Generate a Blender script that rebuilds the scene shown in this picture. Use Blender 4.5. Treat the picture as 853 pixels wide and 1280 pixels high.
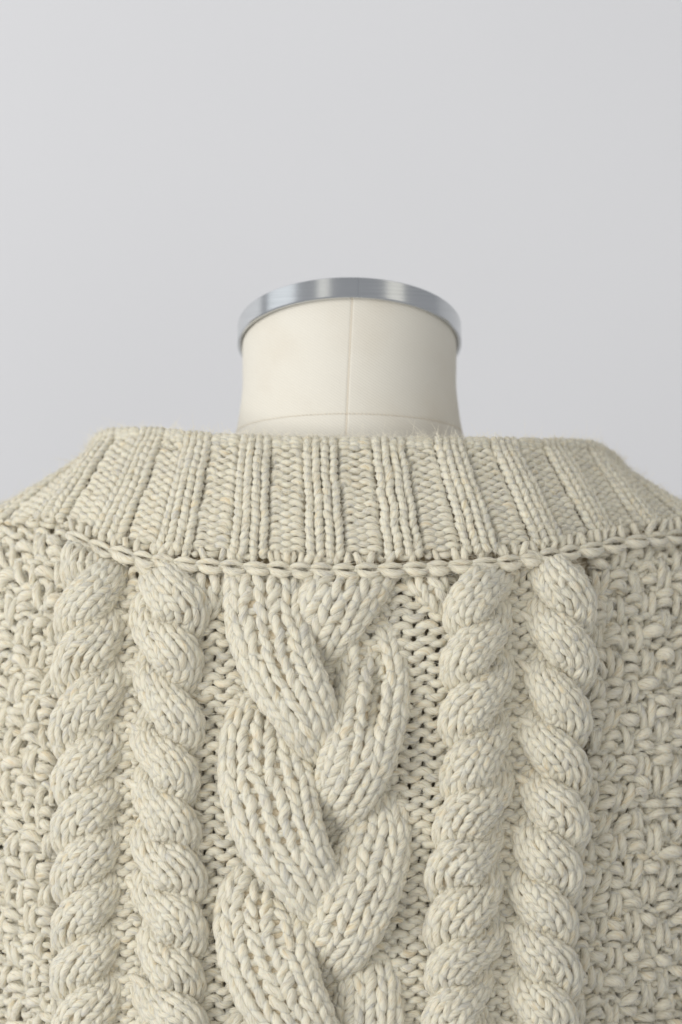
import bpy, math, random
import numpy as np
from mathutils import Vector

# ------------------------------------------------------------------ clean
for o in list(bpy.data.objects):
    bpy.data.objects.remove(o, do_unlink=True)
SC = bpy.context.scene
COL = SC.collection
RNG = np.random.default_rng(7)
random.seed(7)

# ------------------------------------------------------------------ camera
S = 0.0004            # metres per photograph pixel on the plane of the cables
DC = 1.5              # camera distance to that plane
ZC = 1.25             # height of the lens
XC, YC = 426.5, 640.0
cam = bpy.data.cameras.new("camera")
cam.sensor_fit = 'VERTICAL'
cam.sensor_height = 36.0
cam.lens = 36.0 * DC / (1280 * S)
cam.clip_start = 0.05
cam.clip_end = 50
cam.dof.use_dof = True
cam.dof.focus_distance = DC + 0.01
cam.dof.aperture_fstop = 5.0
camo = bpy.data.objects.new("camera", cam)
COL.objects.link(camo)
camo.location = (0, -DC, ZC)
camo.rotation_euler = (math.radians(90), 0, 0)
SC.camera = camo

# ------------------------------------------------------------------ world + lights
W = bpy.data.worlds.new("World")
SC.world = W
W.use_nodes = True
bg = W.node_tree.nodes["Background"]
bg.inputs[0].default_value = (0.93, 0.95, 1.0, 1)
bg.inputs[1].default_value = 0.39

def area(name, loc, target, sx, sy, power, color):
    l = bpy.data.lights.new(name, 'AREA')
    l.shape = 'RECTANGLE'
    l.size, l.size_y, l.energy, l.color = sx, sy, power, color
    o = bpy.data.objects.new(name, l)
    COL.objects.link(o)
    o.location = loc
    o.rotation_euler = (Vector(target) - Vector(loc)).to_track_quat('-Z', 'Y').to_euler()
    return o
area("window_or_fill_light", (-2.5, -2.0, 1.55), (0.0, 0.05, 1.15), 2.2, 2.2, 90, (1.0, 0.985, 0.96))
area("window_or_fill_light", (0.7, -3.0, 1.3), (0.0, 0.1, 1.2), 2.4, 2.0, 24, (1.0, 0.98, 0.95))  # added fill from the front right, brightens the darker side
area("window_or_fill_light", (-2.05, 0.0, 2.8), (0.0, 0.1, 1.35), 1.3, 1.3, 3.6, (0.93, 0.97, 1.0))
area("ceiling_light", (-0.76, -1.0, 2.95), (0.0, 0.0, 1.35), 0.40, 3.0, 2.2, (1.0, 0.96, 0.86))
area("ceiling_light", (1.38, -0.72, 2.75), (0.0, 0.0, 1.35), 0.60, 3.0, 3.3, (1.0, 0.95, 0.82))

SC.view_settings.view_transform = 'Standard'
SC.view_settings.look = 'None'
SC.view_settings.gamma = 1
SC.view_settings.exposure = 0.0
SC.render.engine = 'CYCLES'
SC.cycles.use_denoising = True
SC.cycles.max_bounces = 10
SC.cycles.diffuse_bounces = 6

# ------------------------------------------------------------------ helpers: space
def P(px, py, d):
    """a point seen at photograph pixel (px, py), d pixels nearer than the plane of the cables"""
    px, py, d = np.broadcast_arrays(np.asarray(px, float), np.asarray(py, float), np.asarray(d, float))
    yw = -d * S
    f = (DC + yw) / DC
    return np.stack([(px - XC) * S * f, yw, ZC + (YC - py) * S * f], -1)

def cubic(xs, ys):
    """smooth interpolant through control values (xs increasing), linear past the ends"""
    xs = np.asarray(xs, float); ys = np.asarray(ys, float)
    n = len(xs); h = np.diff(xs); dl = np.diff(ys) / h
    m = np.empty(n)
    m[1:-1] = (dl[:-1] * h[1:] + dl[1:] * h[:-1]) / (h[1:] + h[:-1])
    m[0], m[-1] = dl[0], dl[-1]
    def f(x):
        x = np.asarray(x, float)
        i = np.clip(np.searchsorted(xs, x) - 1, 0, n - 2)
        t = (x - xs[i]) / h[i]
        tc = np.clip(t, 0, 1)
        a = ys[i]; b = ys[i + 1]; ma = m[i] * h[i]; mb = m[i + 1] * h[i]
        t2, t3 = tc * tc, tc ** 3
        v = (2*t3 - 3*t2 + 1)*a + (t3 - 2*t2 + tc)*ma + (-2*t3 + 3*t2)*b + (t3 - t2)*mb
        return v + np.where(t > 1, (t - 1) * mb, 0) + np.where(t < 0, t * ma, 0)
    return f

def sstep(a, b, x):
    t = np.clip((np.asarray(x, float) - a) / (b - a), 0, 1)
    return t * t * (3 - 2 * t)

def wob(x, y, seed, n=4):
    """slow wandering value in -1..1"""
    r = np.random.default_rng(seed); v = 0
    for k in range(n):
        a, b = r.normal(0, 1, 2); v = v + np.sin(a * x + b * y + r.uniform(0, 6.28))
    return v / n

# ------------------------------------------------------------------ helpers: objects
def empty(name, loc, label, cat):
    o = bpy.data.objects.new(name, None)
    o.empty_display_size = 0.05
    COL.objects.link(o)
    o.location = loc
    o["label"] = label; o["category"] = cat
    return o

def link(name, me, parent=None, kind=None, label=None):
    o = bpy.data.objects.new(name, me)
    COL.objects.link(o)
    if parent is not None:
        o.parent = parent
        M = Vector((0, 0, 0)); p = parent
        while p is not None:
            M += p.location; p = p.parent
        o.location = -M if parent.type == 'EMPTY' else (0, 0, 0)
    if kind: o["kind"] = kind
    if label: o["label"] = label
    return o

# an Empty part under the Empty of the sweater sits at the sweater's origin
_link = link
def link(name, me, parent=None, kind=None, label=None):
    if me is None:
        o = bpy.data.objects.new(name, None); COL.objects.link(o); o.parent = parent; o.empty_display_size = 0.03
        return o
    return _link(name, me, parent, kind, label)

def mesh_from(name, V, F, mat, yarn=None, smooth=True):
    me = bpy.data.meshes.new(name)
    V = np.ascontiguousarray(V, np.float32); F = np.ascontiguousarray(F, np.int32)
    me.vertices.add(len(V)); me.vertices.foreach_set('co', V.ravel())
    me.loops.add(F.size); me.loops.foreach_set('vertex_index', F.ravel())
    me.polygons.add(len(F))
    me.polygons.foreach_set('loop_start', np.arange(len(F), dtype=np.int32) * F.shape[1])
    me.polygons.foreach_set('loop_total', np.full(len(F), F.shape[1], np.int32))
    me.polygons.foreach_set('use_smooth', np.full(len(F), smooth, bool))
    if yarn is not None:
        at = me.attributes.new('yarn', 'FLOAT_VECTOR', 'POINT')
        at.data.foreach_set('vector', np.ascontiguousarray(yarn, np.float32).ravel())
    me.update(calc_edges=True)
    me.materials.append(mat)
    return me

def grid_mesh(name, G, mat, closed_u=False, flip=False):
    nu, nv = G.shape[:2]
    I = np.arange(nu * nv).reshape(nu, nv)
    if closed_u: I = np.concatenate([I, I[:1]], 0)
    q = np.stack([I[:-1, :-1], I[1:, :-1], I[1:, 1:], I[:-1, 1:]], -1).reshape(-1, 4)
    if flip: q = q[:, ::-1]
    return mesh_from(name, G.reshape(-1, 3), q, mat)

FUZZ_P, FUZZ_N, FUZZ_T = [], [], []

class Yarns:
    """collects swept yarns; build() makes them ONE mesh"""
    def __init__(self): self.V, self.F, self.Y, self.n = [], [], [], 0
    def add(self, C, rad, sides=9, ply=0.07, twist=260.0, fuzz=1.0, caps=True):
        """C: (k, n, 3) centre lines, rad: (k, n) radii, metres"""
        C = np.asarray(C, float); k, n = C.shape[:2]
        rad = np.broadcast_to(rad, (k, n)).copy()
        q = np.linspace(0, n / 7.0, n)[None]
        rad = rad * (1 + 0.045 * np.sin(q * RNG.uniform(.8, 1.3, (k, 1)) + RNG.uniform(0, 6.28, (k, 1))) + 0.035 * np.sin(q * RNG.uniform(2.0, 3.1, (k, 1)) + RNG.uniform(0, 6.28, (k, 1))))
        if caps: rad[:, 0] *= 0.05; rad[:, -1] *= 0.05
        T = np.gradient(C, axis=1); T /= np.linalg.norm(T, axis=2, keepdims=True) + 1e-12
        ref = np.tile(np.array([0.13, -1.0, 0.21]), (k, 1))
        N = np.empty_like(C)
        v = ref - (ref * T[:, 0]).sum(1, keepdims=True) * T[:, 0]
        for i in range(n):
            v = v - (v * T[:, i]).sum(1, keepdims=True) * T[:, i]
            v = v / (np.linalg.norm(v, axis=1, keepdims=True) + 1e-12)
            N[:, i] = v
        B = np.cross(T, N)
        L = np.concatenate([np.zeros((k, 1)), np.cumsum(np.linalg.norm(np.diff(C, axis=1), axis=2), 1)], 1)
        th = np.arange(sides) / sides * 2 * np.pi
        ph = RNG.uniform(0, 6.28, (k, 1, 1))
        tw = th[None, None] - twist * L[..., None] * 4 + ph
        rr = rad[..., None] * (1 + ply * np.cos(3 * tw))
        nrm = np.cos(th)[None, None, :, None] * N[:, :, None] + np.sin(th)[None, None, :, None] * B[:, :, None]
        V = C[:, :, None] + rr[..., None] * nrm
        seed = RNG.uniform(0, 300, (k, 1, 1))
        tw2 = th[None, None] - twist * L[..., None] + ph
        Y = np.stack([np.cos(tw2), np.sin(tw2), np.broadcast_to(L[..., None] * 100 + seed, tw.shape)], -1)
        I = np.arange(k * n * sides).reshape(k, n, sides) + self.n
        J = np.roll(I, -1, 2)
        q = np.stack([I[:, :-1], J[:, :-1], J[:, 1:], I[:, 1:]], -1).reshape(-1, 4)
        self.V.append(V.reshape(-1, 3)); self.F.append(q); self.Y.append(Y.reshape(-1, 3)); self.n += k * n * sides
        if fuzz > 0:
            m = int(k * n * 3.2 * fuzz)
            a = RNG.integers(0, k, m); b = RNG.integers(1, n - 1, m); c = RNG.integers(0, sides, m)
            ok = nrm[a, b, c, 1] < 0.35
            a, b, c = a[ok], b[ok], c[ok]
            FUZZ_P.append(V[a, b, c]); FUZZ_N.append(nrm[a, b, c]); FUZZ_T.append(T[a, b])
    def build(self, name, mat, parent, kind=None, label=None):
        me = mesh_from(name, np.concatenate(self.V), np.concatenate(self.F), mat, np.concatenate(self.Y))
        return link(name, me, parent, kind, label)

def on_surface(surf, x, y, h, flip=1.0):
    """points h metres off the surface surf(x, y)"""
    e = 0.05
    p = surf(x, y)
    a = surf(x + e, y) - surf(x - e, y); b = surf(x, y + e) - surf(x, y - e)
    n = np.cross(a, b); n /= np.linalg.norm(n, axis=-1, keepdims=True) + 1e-12
    return p + n * (h * flip)[..., None]

def knit(yb, surf, c0, nc, r0, nr, sgn, a=0.19, L=1.5, dep=4.2, rho=5.0, n=18, jit=0.06, lift=None, fuzz=1.0, seed=0, sides=9, cthick=None):
    """rows of interlocked loops on surf(col, row); sgn(c, r) = +1 knit, -1 purl. dep, rho in photograph pixels"""
    rg = np.random.default_rng(seed + 11)
    t = np.linspace(0, nc, nc * n + 1)
    c = np.minimum(np.floor(t).astype(int), nc - 1); f = t - c
    cc, rr = np.meshgrid(np.arange(-1, nc + 1), np.arange(nr + 1), indexing='ij')
    Sg = sgn(cc + c0, rr + r0).astype(float)              # (nc+2, nr+1)
    r = np.arange(nr)
    s_here = Sg[c + 1][:, :nr]; s_up = Sg[c + 1][:, 1:nr + 1]
    s_lo = -(Sg[c][:, :nr] + Sg[c + 1][:, :nr]) / 2; s_hi = -(Sg[c + 2][:, :nr] + Sg[c + 1][:, :nr]) / 2
    F = f[:, None]
    def mixc(p, q, u): return p + (q - p) * (0.5 - 0.5 * np.cos(np.pi * u))
    z = np.where(F < .25, mixc(s_lo, s_here, F / .25),
        np.where(F < .5, mixc(s_here, -s_up, (F - .25) / .25),
        np.where(F < .75, mixc(-s_up, s_here, (F - .5) / .25), mixc(s_here, s_hi, (F - .75) / .25))))
    Lr = L * (1 + rg.normal(0, jit, (nc, nr)))[c]
    ar = a * (1 + rg.normal(0, jit * 2, (nc, nr)))[c]
    env = np.sin(np.pi * F) ** 2
    x = t[:, None] + ar * np.sin(4 * np.pi * F) + env * rg.normal(0, jit * .8, (nc, nr))[c] + c0
    y = r[None] + r0 + .5 - .5 * (L + (Lr - L) * env) * np.cos(2 * np.pi * F) + env * rg.normal(0, jit * .6, (nc, nr))[c]
    x = x + jit * 1.2 * wob(x * .8, y * .8, seed + 3); y = y + jit * 1.2 * wob(x * .7, y * .7, seed + 5)
    h = dep * z * (1 + env * rg.normal(0, jit * 2, (nc, nr))[c])
    if lift is not None: h = h + lift(x, y)
    leg = np.abs(np.sin(2 * np.pi * F))
    rad = rho * (0.93 + 0.14 * leg) * (1 + rg.normal(0, jit, (nc, nr))[c] * env)
    if cthick is not None: rad = rad * cthick(x, y)
    pts = on_surface(surf, x, y, h * S)
    yb.add(pts.transpose(1, 0, 2), rad.T * S, fuzz=fuzz, sides=sides)

# ------------------------------------------------------------------ materials
def node_mat(name):
    m = bpy.data.materials.new(name); m.use_nodes = True
    nt = m.node_tree; b = nt.nodes["Principled BSDF"]
    return m, nt, b

def ramp(nt, stops):
    r = nt.nodes.new('ShaderNodeValToRGB')
    el = r.color_ramp.elements
    while len(el) < len(stops): el.new(0.5)
    for e, (p, c) in zip(el, stops): e.position = p; e.color = (*c, 1)
    return r

def yarn_material():
    m, nt, b = node_mat("oatmeal_wool"); N, Lk = nt.nodes, nt.links
    at = N.new('ShaderNodeAttribute'); at.attribute_name = 'yarn'
    # soft marl along the yarn
    mp = N.new('ShaderNodeMapping'); mp.inputs['Scale'].default_value = (0.5, 0.5, 0.7)
    n1 = N.new('ShaderNodeTexNoise'); n1.inputs['Scale'].default_value = 1.3; n1.inputs['Detail'].default_value = 3
    Lk.new(at.outputs['Vector'], mp.inputs[0]); Lk.new(mp.outputs[0], n1.inputs['Vector'])
    r1 = ramp(nt, [(0.28, (0.60, 0.58, 0.52)), (0.43, (0.76, 0.715, 0.585)), (0.57, (0.80, 0.755, 0.62)), (0.73, (0.74, 0.64, 0.455))])
    Lk.new(n1.outputs['Fac'], r1.inputs[0])
    # fibres lying along the yarn
    mp2 = N.new('ShaderNodeMapping'); mp2.inputs['Scale'].default_value = (1.5, 1.5, 0.9)
    n2 = N.new('ShaderNodeTexNoise'); n2.inputs['Scale'].default_value = 2.2; n2.inputs['Detail'].default_value = 4; n2.inputs['Roughness'].default_value = 0.65
    Lk.new(at.outputs['Vector'], mp2.inputs[0]); Lk.new(mp2.outputs[0], n2.inputs['Vector'])
    r2 = ramp(nt, [(0.33, (0.70, 0.67, 0.61)), (0.48, (0.97, 0.97, 0.96)), (0.66, (1.0, 1.0, 0.99))])
    Lk.new(n2.outputs['Fac'], r2.inputs[0])
    mx = N.new('ShaderNodeMix'); mx.data_type = 'RGBA'; mx.blend_type = 'MULTIPLY'; mx.inputs[0].default_value = 1
    Lk.new(r1.outputs[0], mx.inputs[6]); Lk.new(r2.outputs[0], mx.inputs[7])
    Lk.new(mx.outputs[2], b.inputs['Base Color'])
    bp = N.new('ShaderNodeBump'); bp.inputs['Strength'].default_value = 0.55; bp.inputs['Distance'].default_value = 0.0022
    Lk.new(n2.outputs['Fac'], bp.inputs['Height']); Lk.new(bp.outputs[0], b.inputs['Normal'])
    b.inputs['Roughness'].default_value = 0.92
    b.inputs['Specular IOR Level'].default_value = 0.15
    b.inputs['Sheen Weight'].default_value = 0.25
    b.inputs['Subsurface Weight'].default_value = 0.3
    b.inputs['Subsurface Radius'].default_value = (1.0, 0.8, 0.55)
    b.inputs['Subsurface Scale'].default_value = 0.0025
    b.inputs['Sheen Roughness'].default_value = 0.6
    return m

def fuzz_material():
    m, nt, b = node_mat("wool_fibre")
    b.inputs['Base Color'].default_value = (0.79, 0.745, 0.62, 1)
    b.inputs['Roughness'].default_value = 0.9
    b.inputs['Specular IOR Level'].default_value = 0.1
    return m

def gap_shade_material():
    m, nt, b = node_mat("gap_shade_brown"); N, Lk = nt.nodes, nt.links
    tc = N.new('ShaderNodeTexCoord')
    n = N.new('ShaderNodeTexNoise'); n.inputs['Scale'].default_value = 420; n.inputs['Detail'].default_value = 4
    Lk.new(tc.outputs['Object'], n.inputs['Vector'])
    r = ramp(nt, [(0.3, (0.58, 0.50, 0.35)), (0.7, (0.74, 0.65, 0.49))])  # brown stands in for the warm shade in gaps between yarns
    Lk.new(n.outputs['Fac'], r.inputs[0]); Lk.new(r.outputs[0], b.inputs['Base Color'])
    bp = N.new('ShaderNodeBump'); bp.inputs['Distance'].default_value = 0.002
    Lk.new(n.outputs['Fac'], bp.inputs['Height']); Lk.new(bp.outputs[0], b.inputs['Normal'])
    b.inputs['Roughness'].default_value = 0.95
    b.inputs['Specular IOR Level'].default_value = 0.1
    return m

def canvas_material():
    m, nt, b = node_mat("cream_canvas"); N, Lk = nt.nodes, nt.links
    tc = N.new('ShaderNodeTexCoord')
    mp = N.new('ShaderNodeMapping'); mp.inputs['Rotation'].default_value = (0, math.radians(58), 0)
    Lk.new(tc.outputs['Object'], mp.inputs[0])
    w = N.new('ShaderNodeTexWave'); w.wave_type = 'BANDS'; w.bands_direction = 'X'
    w.inputs['Scale'].default_value = 230; w.inputs['Distortion'].default_value = 0.6; w.inputs['Detail'].default_value = 2
    Lk.new(mp.outputs[0], w.inputs['Vector'])
    n = N.new('ShaderNodeTexNoise'); n.inputs['Scale'].default_value = 22; n.inputs['Detail'].default_value = 5
    Lk.new(tc.outputs['Object'], n.inputs['Vector'])
    r = ramp(nt, [(0.3, (0.685, 0.648, 0.568)), (0.5, (0.715, 0.688, 0.615)), (0.75, (0.725, 0.70, 0.63))])
    Lk.new(n.outputs['Fac'], r.inputs[0])
    r2 = ramp(nt, [(0.0, (0.93, 0.92, 0.90)), (1.0, (1, 1, 1))])
    Lk.new(w.outputs['Fac'], r2.inputs[0])
    mx = N.new('ShaderNodeMix'); mx.data_type = 'RGBA'; mx.blend_type = 'MULTIPLY'; mx.inputs[0].default_value = 1
    Lk.new(r.outputs[0], mx.inputs[6]); Lk.new(r2.outputs[0], mx.inputs[7]); Lk.new(mx.outputs[2], b.inputs['Base Color'])
    bp = N.new('ShaderNodeBump'); bp.inputs['Strength'].default_value = 0.35; bp.inputs['Distance'].default_value = 0.0003
    Lk.new(w.outputs['Fac'], bp.inputs['Height']); Lk.new(bp.outputs[0], b.inputs['Normal'])
    b.inputs['Roughness'].default_value = 0.88
    b.inputs['Specular IOR Level'].default_value = 0.2
    return m

def thread_material():
    m, nt, b = node_mat("tan_thread")
    b.inputs['Base Color'].default_value = (0.70, 0.63, 0.52, 1)
    b.inputs['Roughness'].default_value = 0.85
    return m

def steel_material():
    m, nt, b = node_mat("brushed_steel"); N, Lk = nt.nodes, nt.links
    tc = N.new('ShaderNodeTexCoord')
    mp = N.new('ShaderNodeMapping'); mp.inputs['Scale'].default_value = (14, 14, 2600)
    Lk.new(tc.outputs['Object'], mp.inputs[0])
    n = N.new('ShaderNodeTexNoise'); n.inputs['Scale'].default_value = 1; n.inputs['Detail'].default_value = 3
    Lk.new(mp.outputs[0], n.inputs['Vector'])
    r = ramp(nt, [(0.3, (0.60, 0.615, 0.62)), (0.7, (0.70, 0.715, 0.72))])
    Lk.new(n.outputs['Fac'], r.inputs[0]); Lk.new(r.outputs[0], b.inputs['Base Color'])
    b.inputs['Metallic'].default_value = 1.0
    b.inputs['Roughness'].default_value = 0.19
    bp = N.new('ShaderNodeBump'); bp.inputs['Strength'].default_value = 0.06; bp.inputs['Distance'].default_value = 0.0003
    Lk.new(n.outputs['Fac'], bp.inputs['Height']); Lk.new(bp.outputs[0], b.inputs['Normal'])
    return m

def wall_material():
    m, nt, b = node_mat("white_plaster"); N, Lk = nt.nodes, nt.links
    tc = N.new('ShaderNodeTexCoord')
    n = N.new('ShaderNodeTexNoise'); n.inputs['Scale'].default_value = 3; n.inputs['Detail'].default_value = 6
    Lk.new(tc.outputs['Object'], n.inputs['Vector'])
    r = ramp(nt, [(0.3, (0.686, 0.690, 0.707)), (0.7, (0.700, 0.704, 0.720))])
    Lk.new(n.outputs['Fac'], r.inputs[0]); Lk.new(r.outputs[0], b.inputs['Base Color'])
    n2 = N.new('ShaderNodeTexNoise'); n2.inputs['Scale'].default_value = 160; n2.inputs['Detail'].default_value = 4
    Lk.new(tc.outputs['Object'], n2.inputs['Vector'])
    bp = N.new('ShaderNodeBump'); bp.inputs['Strength'].default_value = 0.05; bp.inputs['Distance'].default_value = 0.001
    Lk.new(n2.outputs['Fac'], bp.inputs['Height']); Lk.new(bp.outputs[0], b.inputs['Normal'])
    b.inputs['Roughness'].default_value = 0.9
    return m

WOOL, FIBRE, GAP_SHADE = yarn_material(), fuzz_material(), gap_shade_material()
CANVAS, THREAD, STEEL, PLASTER = canvas_material(), thread_material(), steel_material(), wall_material()
m_cap, _, _b = node_mat("grey_cap"); _b.inputs['Base Color'].default_value = (0.55, 0.55, 0.55, 1); _b.inputs['Roughness'].default_value = 0.5

# ------------------------------------------------------------------ the wall behind
def build_wall():
    y = 0.95
    G = np.array([[[x, y + t, z] for z in (0.0, 3.0)] for x in (-2.2, 2.2) for t in (0,)], float)
    V = [(-2.2, y, 0), (2.2, y, 0), (2.2, y, 3), (-2.2, y, 3), (-2.2, y + .1, 0), (2.2, y + .1, 0), (2.2, y + .1, 3), (-2.2, y + .1, 3)]
    F = [(0, 1, 2, 3), (5, 4, 7, 6), (4, 0, 3, 7), (1, 5, 6, 2), (3, 2, 6, 7), (4, 5, 1, 0)]
    link("wall", mesh_from("wall", np.array(V), np.array(F), PLASTER, smooth=False), kind="structure", label="plain pale grey wall behind the dress form")
build_wall()

# ------------------------------------------------------------------ the dress form
def build_form():
    root = empty("dress_form", (0.005, 0.136, ZC - 0.16), "cream canvas dress form neck topped with a steel ring, inside the sweater collar", "dress form")
    dN = -340
    fN = (DC - dN * S) / DC
    u = S * fN                       # metres per photograph pixel at the neck's axis
    def X(px): return (px - XC) * u
    def Z(py): return ZC + (YC - py) * u
    YN = -dN * S
    cx = X(437)
    tilt = math.radians(22)
    e1 = np.array([1.0, 0, 0]); e2 = np.array([0, -math.cos(tilt), math.sin(tilt)]); nn = np.array([0, math.sin(tilt), math.cos(tilt)])
    zc_top = Z(416)
    ctop = np.array([cx, YN, zc_top])
    # section ladder of the neck: t -> (radius px, height py at axis, tilt fraction)
    hts = np.array([0.0, 0.12, 0.3, 0.5, 0.7, 0.85, 1.0, 1.25, 1.6])
    rad = cubic(hts, [133.5, 133.8, 133.5, 133.5, 136, 139, 144, 160, 230])
    zpy = cubic(hts, [421, 438, 460, 485, 509, 529, 551, 584, 628])
    tlt = cubic(hts, [22, 21, 18.5, 16, 13, 10, 8, 4, 0])
    def neck(phi, t):
        """phi = 0 faces the camera, positive to the right"""
        a = np.radians(tlt(t)); R = rad(t) * u
        seam_c = np.exp(-(np.sin(phi) * rad(t) / 1.5) ** 2) * (np.cos(phi) > 0)
        seam_h = np.exp(-((t - 0.945) / 0.012) ** 2)
        R = R - u * (0.9 * seam_c + 0.8 * seam_h) + u * .5 * sstep(.94, .96, t)
        x = cx + R * np.sin(phi) + (0.0016 - t * 0.0032) * np.cos(phi)
        y = YN - R * np.cos(phi) * np.cos(a) * 0.97
        z = Z(zpy(t)) + R * np.cos(phi) * np.sin(a)
        return np.stack([x, y, z], -1)
    def panel(name, p0, p1, t0, t1, n=70, m=60):
        k = np.linspace(0, 1, n) ; k = np.where(k < .5, k, k)
        ph, tt = np.meshgrid(p0 + (p1 - p0) * k, np.linspace(t0, t1, m), indexing='ij')
        me = grid_mesh(name, neck(ph, tt), CANVAS, flip=(p1 > p0))
        return link(name, me, root)
    pe = 0.004
    # dense near the centre seam: two strips joined in one panel by a warped parameter
    def warped(name, sgn, t0, t1, m):
        k = np.linspace(0, 1, 150) ** 2.2
        ph, tt = np.meshgrid(sgn * (pe + (np.pi - pe) * k), np.linspace(t0, t1, m), indexing='ij')
        return link(name, grid_mesh(name, neck(ph, tt), CANVAS, flip=(sgn > 0)), root)
    warped("neck_panel", -1, 0.0, 0.944, 120); warped("neck_panel", 1, 0.0, 0.944, 120)
    warped("shoulder_panel", -1, 0.946, 1.6, 60); warped("shoulder_panel", 1, 0.946, 1.6, 60)
    # seam threads
    y1 = Yarns(); t = np.linspace(0.02, 1.4, 60)
    y1.add(neck(np.zeros_like(t), t)[None] + np.array([0, -0.00002, 0]), np.full((1, 60), 0.8 * S), sides=6, ply=0, fuzz=0)
    y1.build("centre_seam", THREAD, root)
    y2 = Yarns()
    for k in range(-44, 44):         # short stitches along the base of the neck
        ph = np.linspace(k + .14, k + .86, 5) * 0.034
        c = neck(ph, np.full(5, 0.945)); out = np.stack([np.sin(ph), -np.cos(ph), 0 * ph], -1)
        y2.add((c + out * np.array([0, .7, .9, .7, 0])[:, None] * 0.0004)[None], np.full((1, 5), 0.55 * S), sides=5, ply=0, fuzz=0)
    y2.build("stitched_seam", THREAD, root)
    # steel ring: a closed band with rounded lips, then a cap inside
    Ro, Ri, h = 140.0, 135.0, 25.5
    prof = np.array([(Ri, 0), (Ri + 1.2, -1), (Ro - 1.2, -1.0), (Ro, 0.4), (Ro, h - .6), (Ro - 1.0, h + .6), (Ri + 1, h + .6), (Ri, h - .6), (Ri, h - 8), (Ri, 8)]) * u
    ph = np.linspace(0, 2 * np.pi, 241)[:-1]
    base = np.array([cx, YN, Z(432)])
    G = np.stack([base + p[0] * (np.sin(ph)[:, None] * e1 + np.cos(ph)[:, None] * e2) + p[1] * nn for p in prof] , 1)
    G = np.concatenate([G, G[:, :1]], 1)
    me = grid_mesh("neck_ring", G, STEEL, closed_u=True)
    ro = link("neck_ring", me, root)
    for p in me.polygons: p.use_smooth = True
    bv = ro.modifiers.new("split", 'EDGE_SPLIT'); bv.split_angle = math.radians(18)
    # thin darker strip painting the edge of a reflection on the band
    a0 = math.radians(4.2); w = 0.004
    js = []
    for a in (a0 - w, a0 + w):
        for rr in (Ro - 1, Ro + .25):
            for hh in (0.2, h - .2):
                js.append(base + u * rr * (math.sin(a) * e1 + math.cos(a) * e2) + u * hh * nn)
    F = [(0, 1, 3, 2), (4, 6, 7, 5), (2, 3, 7, 6), (0, 4, 5, 1), (1, 5, 7, 3), (0, 2, 6, 4)]
    jm = node_mat("reflection_edge_steel")[0]; jm.node_tree.nodes["Principled BSDF"].inputs['Base Color'].default_value = (0.45, 0.47, 0.49, 1)
    jm.node_tree.nodes["Principled BSDF"].inputs['Metallic'].default_value = 1; jm.node_tree.nodes["Principled BSDF"].inputs['Roughness'].default_value = .35
    j = link("reflection_edge", mesh_from("reflection_edge", np.array(js), np.array(F), jm, smooth=False), ro)
    capv = np.stack([base + u * r_ * (np.sin(ph)[:, None] * e1 + np.cos(ph)[:, None] * e2) + nn * u * (h - 6 + 5 * (1 - (r_ / Ri) ** 2)) for r_ in (1, 50, 100, Ri - .3)], 1)
    link("neck_cap", grid_mesh("neck_cap", capv, m_cap, closed_u=True, flip=True), root)
    return root
build_form()

# ------------------------------------------------------------------ the sweater
def body_d(px, py):
    """how far the body of the sweater bows back from the plane of the cables"""
    px = np.asarray(px, float); py = np.asarray(py, float)
    x = (px - 430) / 430
    ax = np.abs(x)
    d = -125 * ax ** 2.3 - 70 * np.maximum(ax - .92, 0) ** 1.5 * 6
    d = d - 46 * (np.clip(1280 - py, -300, 800) / 580) ** 2 * np.sign(1280 - py)
    d = d - 0.004 * np.maximum(770 - py, 0) ** 2 * sstep(.35, 1.0, ax)
    d = d - 55 * np.exp(-((px + 5) / 45) ** 2 - ((py - 1300) / 60) ** 2) - 40 * np.exp(-((px - 830) / 60) ** 2 - ((py - 1290) / 80) ** 2)
    return d

seam_y = cubic([-160, -80, 0, 40, 78, 130, 200, 300, 430, 560, 640, 700, 760, 853, 930, 1010],
               [700, 685, 668, 664, 667, 687, 702, 709, 713, 708, 702, 693, 682, 669, 662, 660])
SW = empty("knit_sweater", P(430, 1280, 0).tolist(), "chunky oatmeal cable knit sweater with a wide ribbed collar, worn by the dress form", "sweater")

# --- added backing sheet that closes the gaps behind the loops
def build_backing():
    px, t = np.meshgrid(np.linspace(-170, 1020, 150), np.linspace(0, 1, 80), indexing='ij')
    py = seam_y(px) - 24 + t * (1474 - seam_y(px))
    link("gap_backing", grid_mesh("gap_backing", P(px, py, body_d(px, py) - 19), GAP_SHADE), SW)
build_backing()

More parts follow.
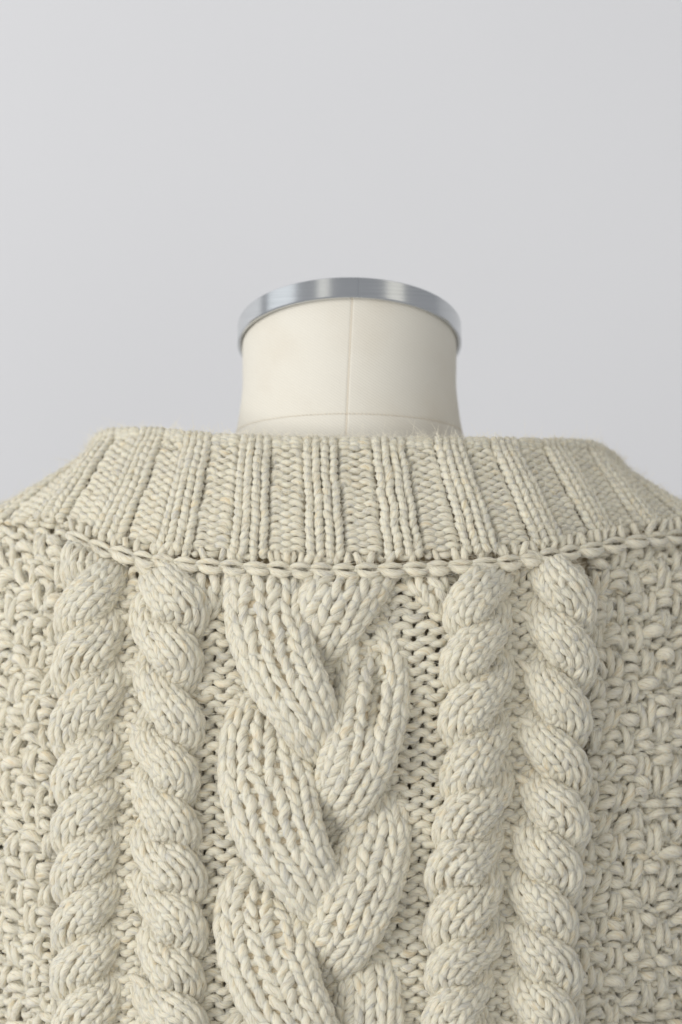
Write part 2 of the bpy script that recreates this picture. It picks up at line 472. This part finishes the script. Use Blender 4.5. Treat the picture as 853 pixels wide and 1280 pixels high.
# --- moss stitch panels at the sides
def moss(name, x_in, sgnx, ncol, seed):
    """columns run outwards from x_in(py)"""
    Wd, H = 20.5, 16.6
    r_n = 48
    def surf(c, r):
        py = 1400 - r * H
        sh = 1 - 0.0004 * np.maximum(1000 - py, 0)
        px = x_in(py) + sgnx * (c if sgnx > 0 else (ncol - c)) * Wd
        py = py - 6 * np.sin(px * .02) * 0 - (0.12 * np.abs(px - 430) - 40) * .35 * sstep(900, 640, py)
        return P(px, py, body_d(px, py) + 3 + 3 * wob(px * .03, py * .03, seed))
    y = Yarns(); rg = np.random.default_rng(seed)
    knit(y, surf, 0, ncol, 0, 46 if sgnx < 0 else 43, lambda c, r: -np.ones_like(c), a=0.16, L=1.5, dep=4.2, rho=5.1, jit=0.13, seed=seed, lift=lambda a_, b_: -4.5 + 0 * a_)
    t = np.linspace(0, 1, 17)
    def put(lx, ly, hh, rad):
        lx = lx + .18 * wob(lx * 1.1, ly * .8, seed + 1); ly = ly + .28 * wob(lx * .9, ly * .9, seed + 2)
        q0 = surf(lx[8:9], ly[8:9])[0]
        f_ = (DC + q0[1]) / DC
        if YC - (q0[2] - ZC) / S / f_ < seam_y(XC + q0[0] / S / f_) - 5: return
        y.add(on_surface(surf, lx, ly, hh * S)[None], (rad * S)[None])
    coff = rg.normal(0, .3, ncol + 1)
    for cell in range(r_n // 2 + 1):
        for c in range(ncol):
            r0 = cell * 2 + rg.normal(0, .16) + coff[c]
            if (c + cell) % 2 == 0:                     # two upright legs, two rows tall
                sp = rg.uniform(-.20, .30); bow = rg.uniform(-.16, .18); ln = rg.uniform(1.9, 2.4); lean = rg.normal(0, .24)
                for q in (-1, 1):
                    l2 = ln * rg.uniform(.88, 1.08)
                    lx = c + .5 + q * (.25 + sp * (t - .5) + bow * np.sin(np.pi * t)) + lean * (t - .5) + rg.normal(0, .05)
                    ly = r0 - .35 + l2 * t + rg.normal(0, .16)
                    hh = -5.0 + 8.6 * np.sin(np.pi * t) ** .7 + rg.normal(0, .9)
                    put(lx, ly, hh, 5.3 * rg.uniform(.88, 1.12) * (.70 + .36 * np.sin(np.pi * t)))
            else:                                       # bars lying across
                two = rg.random() < .72
                for b in range(2 if two else 1):
                    wd = rg.uniform(0.95, 1.28); arch = rg.uniform(.1, .6) * (1 if rg.random() < .8 else -.5); tl = rg.normal(0, .45)
                    lx = c + .5 + (t - .5) * wd + rg.normal(0, .08)
                    ly = r0 + (.48 + b * .80 if two else .85) + arch * (np.sin(np.pi * t) - .6) + tl * (t - .5)
                    hh = -6.0 + (12.5 if two else 14) * np.sin(np.pi * t) ** .75 + rg.normal(0, .9)
                    put(lx, ly, hh, (6.3 if two else 8.0) * rg.uniform(.86, 1.12) * (.50 + .54 * np.sin(np.pi * t)))
    return y.build(name, WOOL, SW, label="moss stitch panel of alternating bumps and upright loops beside the outer cable")
xl = cubic([640, 720, 900, 1100, 1400], [78, 86, 72, 70, 76])
xr = cubic([640, 720, 900, 1100, 1280, 1400], [742, 738, 734, 718, 712, 706])
moss("moss_stitch_panel", xl, -1, 11, 21)
moss("moss_stitch_panel", xr, 1, 13, 22)

# --- purl channels between the cables
def channel(x0, x1, ncol, seed):
    H = 16.7; r_n = int((1420 - 705) / H)
    def surf(c, r):
        py = 1420 - r * H
        u_ = c / ncol
        px = x0(py) * (1 - u_) + x1(py) * u_
        py = py - 8 * (u_ - .5)
        return P(px, py, body_d(px, py) + 7)
    y = Yarns()
    knit(y, surf, 0, ncol, 0, r_n, lambda c, r: -np.ones_like(c), a=0.16, L=1.55, dep=4.2, rho=5.6, jit=0.08, seed=seed)
    y.build("purl_channel", WOOL, SW)
cst = lambda v: (lambda py: np.full_like(np.asarray(py, float), v))
channel(cst(228), cst(308), 3, 31)
channel(cst(486), cubic([700, 900, 1100, 1420], [580, 572, 562, 545]), 3, 32)
channel(cst(300), cst(490), 7, 33)
channel(cubic([700, 800, 1420], [142, 138, 140]), cubic([700, 800, 1420], [182, 178, 182]), 2, 34)
channel(cubic([700, 900, 1100, 1420], [628, 630, 616, 600]), cubic([700, 900, 1100, 1420], [672, 668, 654, 642]), 2, 35)

# --- rope cables: two strands twisted round each other
CROSS = np.array([560, 631, 702, 773, 842, 912, 980, 1044, 1107, 1169, 1229, 1289, 1349, 1409, 1470], float)
def rope(xc, side, dy, seed):
    """side -1: strands run down to the left, +1: down to the right"""
    rg = np.random.default_rng(seed)
    cr = CROSS + dy + rg.normal(0, 3.0, len(CROSS))
    ph = cubic(cr, np.arange(len(CROSS)) * np.pi)
    var = [cubic(cr, rg.normal(0, s_, len(CROSS))) for s_ in (.10, .08, 3.0, 2.6)]
    root = None
    A, hw, hh = 19.5, 22.8, 18.5
    strands = []
    for k in range(2):
        yy = np.linspace(float(seam_y(xc(700.0))) + 3, 1440, 1600)
        th = ph(yy) + k * np.pi
        bx = xc(yy) + var[3](yy) - side * A * (1 + var[0](yy)) * np.cos(th)                   # th = 0: inner side, th = pi: outer side
        bd = 20.0 * np.sin(th - 0.55) + 12 + var[2](yy)
        w = hw * (1 + var[1](yy) - 0.17 * np.cos(th + 0.4))
        pts2 = np.stack([bx, yy], 1)
        L = np.concatenate([[0], np.cumsum(np.linalg.norm(np.diff(pts2, axis=0), axis=1))])
        tx = np.gradient(bx, L); ty = np.gradient(yy, L)
        ker = np.ones(31) / 31
        tx = np.convolve(np.pad(tx, 15, mode='edge'), ker, 'valid'); ty = np.convolve(np.pad(ty, 15, mode='edge'), ker, 'valid')
        tn = np.hypot(tx, ty); tx, ty = tx / tn, ty / tn
        H = 13.4; nr = int(L[-1] / H); nc = 5
        def surf(c, r, L=L, bx=bx, yy=yy, bd=bd, tx=tx, ty=ty, w=w, nr=nr, nc=nc):
            l = L[-1] - r * H
            X_ = np.interp(l, L, bx); Y_ = np.interp(l, L, yy); D_ = np.interp(l, L, bd); TX = np.interp(l, L, tx); TY = np.interp(l, L, ty); w_ = np.interp(l, L, w)
            phi = (c / nc - .5) * np.radians(216)
            o = w_ * np.sin(phi)
            nx, ny = TY, -TX
            tk = .25 + .75 * sstep(-6, 30, Y_ - seam_y(X_))
            return P(X_ + nx * o, Y_ + ny * o, body_d(X_, Y_) + (D_ + hh * np.cos(phi)) * tk)
        y = Yarns()
        knit(y, surf, 0, nc, 0, nr, lambda c, r: np.ones_like(c), a=0.20, L=1.66, dep=2.6, rho=4.6, jit=0.13, seed=seed + k)
        # core of the strand, so no light leaks through
        l = np.linspace(0, nr, 300)
        ring = np.linspace(0, 5, 21)
        cc, ll = np.meshgrid(ring, l, indexing='ij')
        strands.append((y, surf, cc, ll))
    first = None
    root = bpy.data.objects.new("rope_cable", None)
    for k, (y, surf, cc, ll) in enumerate(strands):
        if k == 0:
            root = link("rope_cable", None, SW)
        o = y.build("cable_strand", WOOL, None)
        o.parent = root
        # parent chain offset
        o.location = -(Vector(SW.location) + Vector(root.location))
        core = on_surface(surf, cc, ll, np.full(cc.shape, -1.9 * S))
        co = link("strand_core", grid_mesh("strand_core", core, GAP_SHADE), None)
        co.parent = root; co.location = o.location
    return root
rope(cubic([640, 720, 800, 900, 1100, 1280, 1450], [130, 124, 116, 113, 112, 118, 122]), -1, 0, 41)
rope(cubic([640, 720, 800, 900, 1100, 1280, 1450], [214, 210, 208, 204, 205, 212, 216]), 1, 0, 43)
rope(cubic([640, 720, 800, 900, 1100, 1280, 1450], [612, 606, 599, 602, 587, 576, 566]), -1, -6, 45)
rope(cubic([640, 720, 800, 900, 1100, 1280, 1450], [700, 696, 696, 692, 677, 671, 664]), 1, -6, 47)

# --- single yarns stretched across the gap between two ropes at every crossing
def ladders(xg, dy, seed):
    rg = np.random.default_rng(seed); t = np.linspace(0, 1, 16)
    for yc in CROSS[2:-1] + dy:
        for sd in (1,):
            if rg.random() < .2: continue
            w = rg.uniform(30, 44) if sd > 0 else rg.uniform(20, 34); dr = rg.uniform(16, 32) if sd > 0 else rg.uniform(3, 14)
            px = xg(yc) + sd * (-3 + w * t); py = yc - 6 + dr * t ** 1.3 + rg.normal(0, 3.5)
            d = body_d(px, py) + 3 + 19 * np.sin(np.pi * np.minimum(t * .8 + .04, 1)) ** .8 - 10 * t ** 3
            y = Yarns(); y.add(P(px, py, d)[None], (rg.uniform(4.4, 6.0) if sd > 0 else rg.uniform(2.6, 3.8)) * ((.55 + .5 * np.sin(np.pi * t)) * S)[None])
            y.build("ladder_yarn", WOOL, SW)
ladders(cubic([640, 720, 800, 900, 1100, 1280, 1450], [172, 167, 161, 158, 159, 166, 170]), 2, 81)
ladders(cubic([640, 720, 800, 900, 1100, 1280, 1450], [656, 652, 649, 648, 633, 624, 616]), -5, 82)

# --- the wide braid in the middle
BRAID = [   # px, py, depth, half width along each strand
    [(325, 690, 8, 44), (330, 720, 8, 45), (335, 780, 18, 46), (350, 830, 28, 44), (376, 880, 36, 37), (398, 925, 20, 26), (418, 958, -22, 24), (452, 980, -24, 32),
     (470, 1025, -4, 35), (461, 1085, 16, 42), (440, 1140, 32, 40), (418, 1185, 14, 34), (390, 1220, -18, 30), (345, 1260, -22, 32), (318, 1320, 4, 48), (335, 1400, 20, 52)],
    [(468, 672, 14, 46), (442, 714, 14, 46), (420, 755, 20, 42), (398, 800, 2, 36), (366, 840, -22, 34), (340, 870, -20, 36), (326, 920, 0, 44), (334, 980, 20, 54),
     (350, 1040, 34, 49), (378, 1090, 36, 38), (402, 1132, 16, 26), (425, 1160, -20, 26), (450, 1190, -20, 32), (460, 1235, 0, 37), (455, 1300, 8, 40), (440, 1380, 20, 40)],
    [(432, 722, -22, 36), (456, 785, -16, 35), (465, 835, -2, 39), (461, 895, 16, 42), (446, 950, 32, 40), (426, 995, 16, 34), (396, 1035, -18, 28), (364, 1062, -24, 30), (338, 1085, -20, 36),
     (322, 1125, -2, 46), (330, 1175, 18, 54), (348, 1235, 34, 49), (380, 1290, 36, 38), (406, 1340, 14, 28), (430, 1400, -14, 30)],
]
def strand(pts, root, seed, nc=5, H=17.5, hh=16.5, rho=5.6, fold=None):
    p = np.array(pts, float)
    q = np.concatenate([[0], np.cumsum(np.hypot(np.diff(p[:, 0]), np.diff(p[:, 1])))])
    fx, fy, fd, fw = [cubic(q, p[:, i]) for i in range(4)]
    l = np.linspace(0, q[-1], 2400)
    bx, yy = fx(l), fy(l)
    L = np.concatenate([[0], np.cumsum(np.hypot(np.diff(bx), np.diff(yy)))])
    tx, ty = np.gradient(bx, L), np.gradient(yy, L); tn = np.hypot(tx, ty); tx, ty = tx / tn, ty / tn
    ker = np.ones(161) / 161
    tx = np.convolve(np.pad(tx, 80, mode='edge'), ker, 'valid'); ty = np.convolve(np.pad(ty, 80, mode='edge'), ker, 'valid')
    tn = np.hypot(tx, ty); tx, ty = tx / tn, ty / tn
    nr = int(L[-1] / H)
    bd, w = fd(l), fw(l)
    def surf(c, r):
        s = L[-1] - r * H
        X_ = np.interp(s, L, bx); Y_ = np.interp(s, L, yy); D_ = np.interp(s, L, bd); TX = np.interp(s, L, tx); TY = np.interp(s, L, ty); w_ = np.interp(s, L, w)
        u_ = (c / nc - .5) * 2
        phi = u_ * np.radians(106)
        sn = np.sin(phi); o = w_ * sn
        qx = X_ + TY * o; qy = Y_ - TX * o; lim = seam_y(qx) + 3
        tk = sstep(-14, 24, qy - lim); qy = np.where(qy < lim, lim - .1 * (lim - qy), qy)
        g = hh * (np.sign(np.cos(phi)) * np.abs(np.cos(phi)) ** 0.75)
        if fold is not None: g = g + fold(sn, Y_)
        return P(qx, qy, body_d(X_, Y_) - 8 * (1 - tk) + (6 + D_ + g) * tk)
    y = Yarns()
    knit(y, surf, 0, nc, 0, nr, lambda c, r: np.ones_like(c), a=0.20, L=1.70, dep=2.6, rho=rho, jit=0.12, seed=seed)
    o = y.build("braid_strand", WOOL, None); o.parent = root; o.location = -Vector(SW.location)
    cc, ll = np.meshgrid(np.linspace(0, nc, 21), np.linspace(0, nr, 300), indexing='ij')
    co = link("strand_core", grid_mesh("strand_core", on_surface(surf, cc, ll, np.full(cc.shape, -2.2 * S)), GAP_SHADE), None)
    co.parent = root; co.location = -Vector(SW.location)
    return o
def braid():
    root = link("braid_cable", None, SW)
    folds = [None, None, lambda sn, Y: -20 * np.exp(-((sn - .12) / .2) ** 2) * sstep(940, 880, Y) + 7 * np.exp(-((sn + .45) / .3) ** 2) * sstep(960, 860, Y)]
    for k, pts in enumerate(BRAID): strand(pts, root, 60 + k, fold=folds[k])
    r2 = link("cable_pleat", None, SW)
    o = strand([(262, 711, 8, 17), (262, 735, 12, 17), (256, 760, 6, 13), (248, 782, -12, 8)], r2, 71, nc=2, H=16, hh=10, rho=5.0); o.name = "pleat_loops"
    r3 = link("cable_pleat", None, SW)
    o = strand([(524, 711, 8, 17), (534, 728, 10, 17), (548, 748, 6, 15), (562, 770, -14, 10)], r3, 72, nc=2, H=16, hh=10, rho=5.0); o.name = "pleat_loops"
braid()

# --- the ribbed collar
RK = np.arange(-6, 8)
b_x = cubic(RK, [-85, -12, 62, 137, 217, 311, 407, 505, 602, 686, 753, 811, 868, 925])
t_x = cubic(RK, [98, 116, 133, 192, 248, 320, 400, 486, 561, 630, 692, 742, 774, 795])
t_y = cubic(RK, [606, 572, 551, 548, 554, 558, 560, 560, 560, 561, 562, 566, 589, 630])
t_d = cubic(RK, [-460, -370, -280, -215, -170, -140, -124, -122, -132, -158, -205, -265, -340, -430])
COLN = 15.0
def collar_surf(c, r):
    k = (c - 1.0) / 4.0
    v = r / COLN
    vv = np.clip(v, -.1, 1)
    xb = b_x(k); yb = seam_y(xb) - 16; db = body_d(xb, yb) + 12
    X_ = xb + (t_x(k) - xb) * vv; Y_ = yb + (t_y(k) - yb) * vv
    D_ = db + (t_d(k) - db) * vv + 26 * np.sin(np.pi * np.clip(vv, 0, 1)) * 1.0
    a = np.clip(v - 1, 0, 1) * COLN / 2.2          # the rolled top edge
    a = np.minimum(a, 3.4)
    Y_ = Y_ - 7 * np.sin(np.minimum(a, np.pi)) + np.maximum(a - np.pi, 0) * 20
    D_ = D_ - 9 * (1 - np.cos(np.minimum(a, np.pi)))
    return P(X_, Y_, D_)
def collar():
    root = link("ribbed_collar", None, SW)
    def sg(c, r): return np.where(np.mod(c, 4) < 2, 1, -1)
    nrow = 20
    for k in range(-6, 8):
        for nm, c0 in (("knit_rib", 4 * k), ("purl_rib", 4 * k + 2)):
            y = Yarns()
            knit(y, collar_surf, c0, 2, 0, nrow, sg, a=0.15, L=1.5, dep=3.9, rho=4.9, jit=0.05, seed=100 + c0, n=16,
                 lift=lambda x, yy: 3.2 * np.cos((x - 1) * np.pi / 2) * sstep(16.5, 12, yy))
            o = y.build(nm, WOOL, None); o.parent = root; o.location = -Vector(SW.location)
    cc, rr = np.meshgrid(np.linspace(-24, 32, 225), np.linspace(0, 21, 60), indexing='ij')
    o = link("gap_backing", grid_mesh("gap_backing", on_surface(collar_surf, cc, rr, np.full(cc.shape, -7 * S)), GAP_SHADE), None)  # added backing behind the collar loops, coloured like shaded gaps
    o.parent = root; o.location = -Vector(SW.location)
collar()

# --- the chain of stitches that joins collar and body
def chain():
    root = link("chain_edge", None, SW)
    n = 45; pitch = 28.0
    rg = np.random.default_rng(5)
    x = -90.0
    while x < 960:
        if x < 62: x += 25; continue
        w = pitch * rg.uniform(.86, 1.14) * (1 - .25 * abs((x - 430) / 560) ** 2)
        t = np.linspace(0, 1, 16)
        px = x - 3 + t * (w + 6)
        py = seam_y(px) + 1 + 4.5 * np.sin(np.pi * t) * rg.uniform(.7, 1.3) - 2.2 * np.cos(np.pi * t)
        d = body_d(px, py) + 20 + 5 * np.sin(np.pi * t) - 3 * np.cos(np.pi * t)
        rad = (2.2 + 3.6 * np.sin(np.pi * np.clip(t, 0, 1)) ** .8) * S * rg.uniform(.9, 1.1)
        y = Yarns(); y.add(P(px, py, d)[None], rad[None], fuzz=1.5)
        t2 = np.linspace(0, 1, 12); px2 = x - 2 + t2 * (w + 4)
        py2 = seam_y(px2) - 2.0 - 4.0 * np.sin(np.pi * t2) * rg.uniform(.6, 1.3); d2 = body_d(px2, py2) + 19 + 5 * np.sin(np.pi * t2)
        y.add(P(px2, py2, d2)[None], ((2.0 + 1.9 * np.sin(np.pi * t2)) * S)[None], fuzz=1)
        m = int(rg.choice([1, 2, 2, 3]))
        for q in range(m):                               # loops picked up out of the edge
            t3 = np.linspace(0, 1, 12); px3 = x + (q + .5 + rg.normal(0, .16)) * w / m + rg.normal(0, 7.0) * (t3 - .5)
            py3 = seam_y(px3) - 1 - 22 * t3; d3 = body_d(px3, seam_y(px3)) + 9 + 6 * np.sin(np.pi * t3) + rg.normal(0, 1.5)
            y.add(P(px3, py3, d3)[None], (rg.uniform(3.4, 5.2) * (.8 + .25 * np.sin(np.pi * t3)) * S)[None], fuzz=1)
        o = y.build("chain_stitch", WOOL, None); o.parent = root; o.location = -Vector(SW.location)
        x += w
chain()

# --- loose fibres standing off the wool
def fuzz():
    Pp, Nn, Tt = (np.concatenate(a) for a in (FUZZ_P, FUZZ_N, FUZZ_T))
    def grow(name, m, k, lift, along, spread, curl, gl, radius):
        i = RNG.integers(0, len(Pp), m)
        p, n, t_ = Pp[i], Nn[i], Tt[i]
        ln = RNG.gamma(*gl, m)[:, None] * S
        g = RNG.normal(0, 1, (m, 3)); g2 = RNG.normal(0, 1, (m, 3))
        d0 = n * lift * RNG.uniform(.3, 1.6, (m, 1)) + t_ * RNG.choice([-1, 1], (m, 1)) * along + g * spread
        d0 /= np.linalg.norm(d0, axis=1, keepdims=True)
        t = np.linspace(0, 1, k)[None, :, None]
        pts = p[:, None] - n[:, None] * 0.25 * S + d0[:, None] * ln[:, None] * t[0][None] + (g2 * curl)[:, None] * ln[:, None] * t * t
        cu = bpy.data.hair_curves.new(name)
        cu.add_curves([k] * m)
        cu.attributes['position'].data.foreach_set('vector', pts.astype(np.float32).ravel())
        rad = cu.attributes.get('radius') or cu.attributes.new('radius', 'FLOAT', 'POINT')
        rad.data.foreach_set('value', np.tile(np.linspace(1, .4, k) * radius * S, m).astype(np.float32))
        cu.materials.append(FIBRE)
        link(name, cu, SW, kind="stuff")
    grow("surface_fibre", 280000, 4, 0.10, 1.0, 0.16, 0.12, (3.0, 3.2), 0.22)
    grow("loose_fibre", 130000, 5, 0.6, 0.8, 0.4, 0.45, (2.0, 1.8), 0.13)
fuzz()
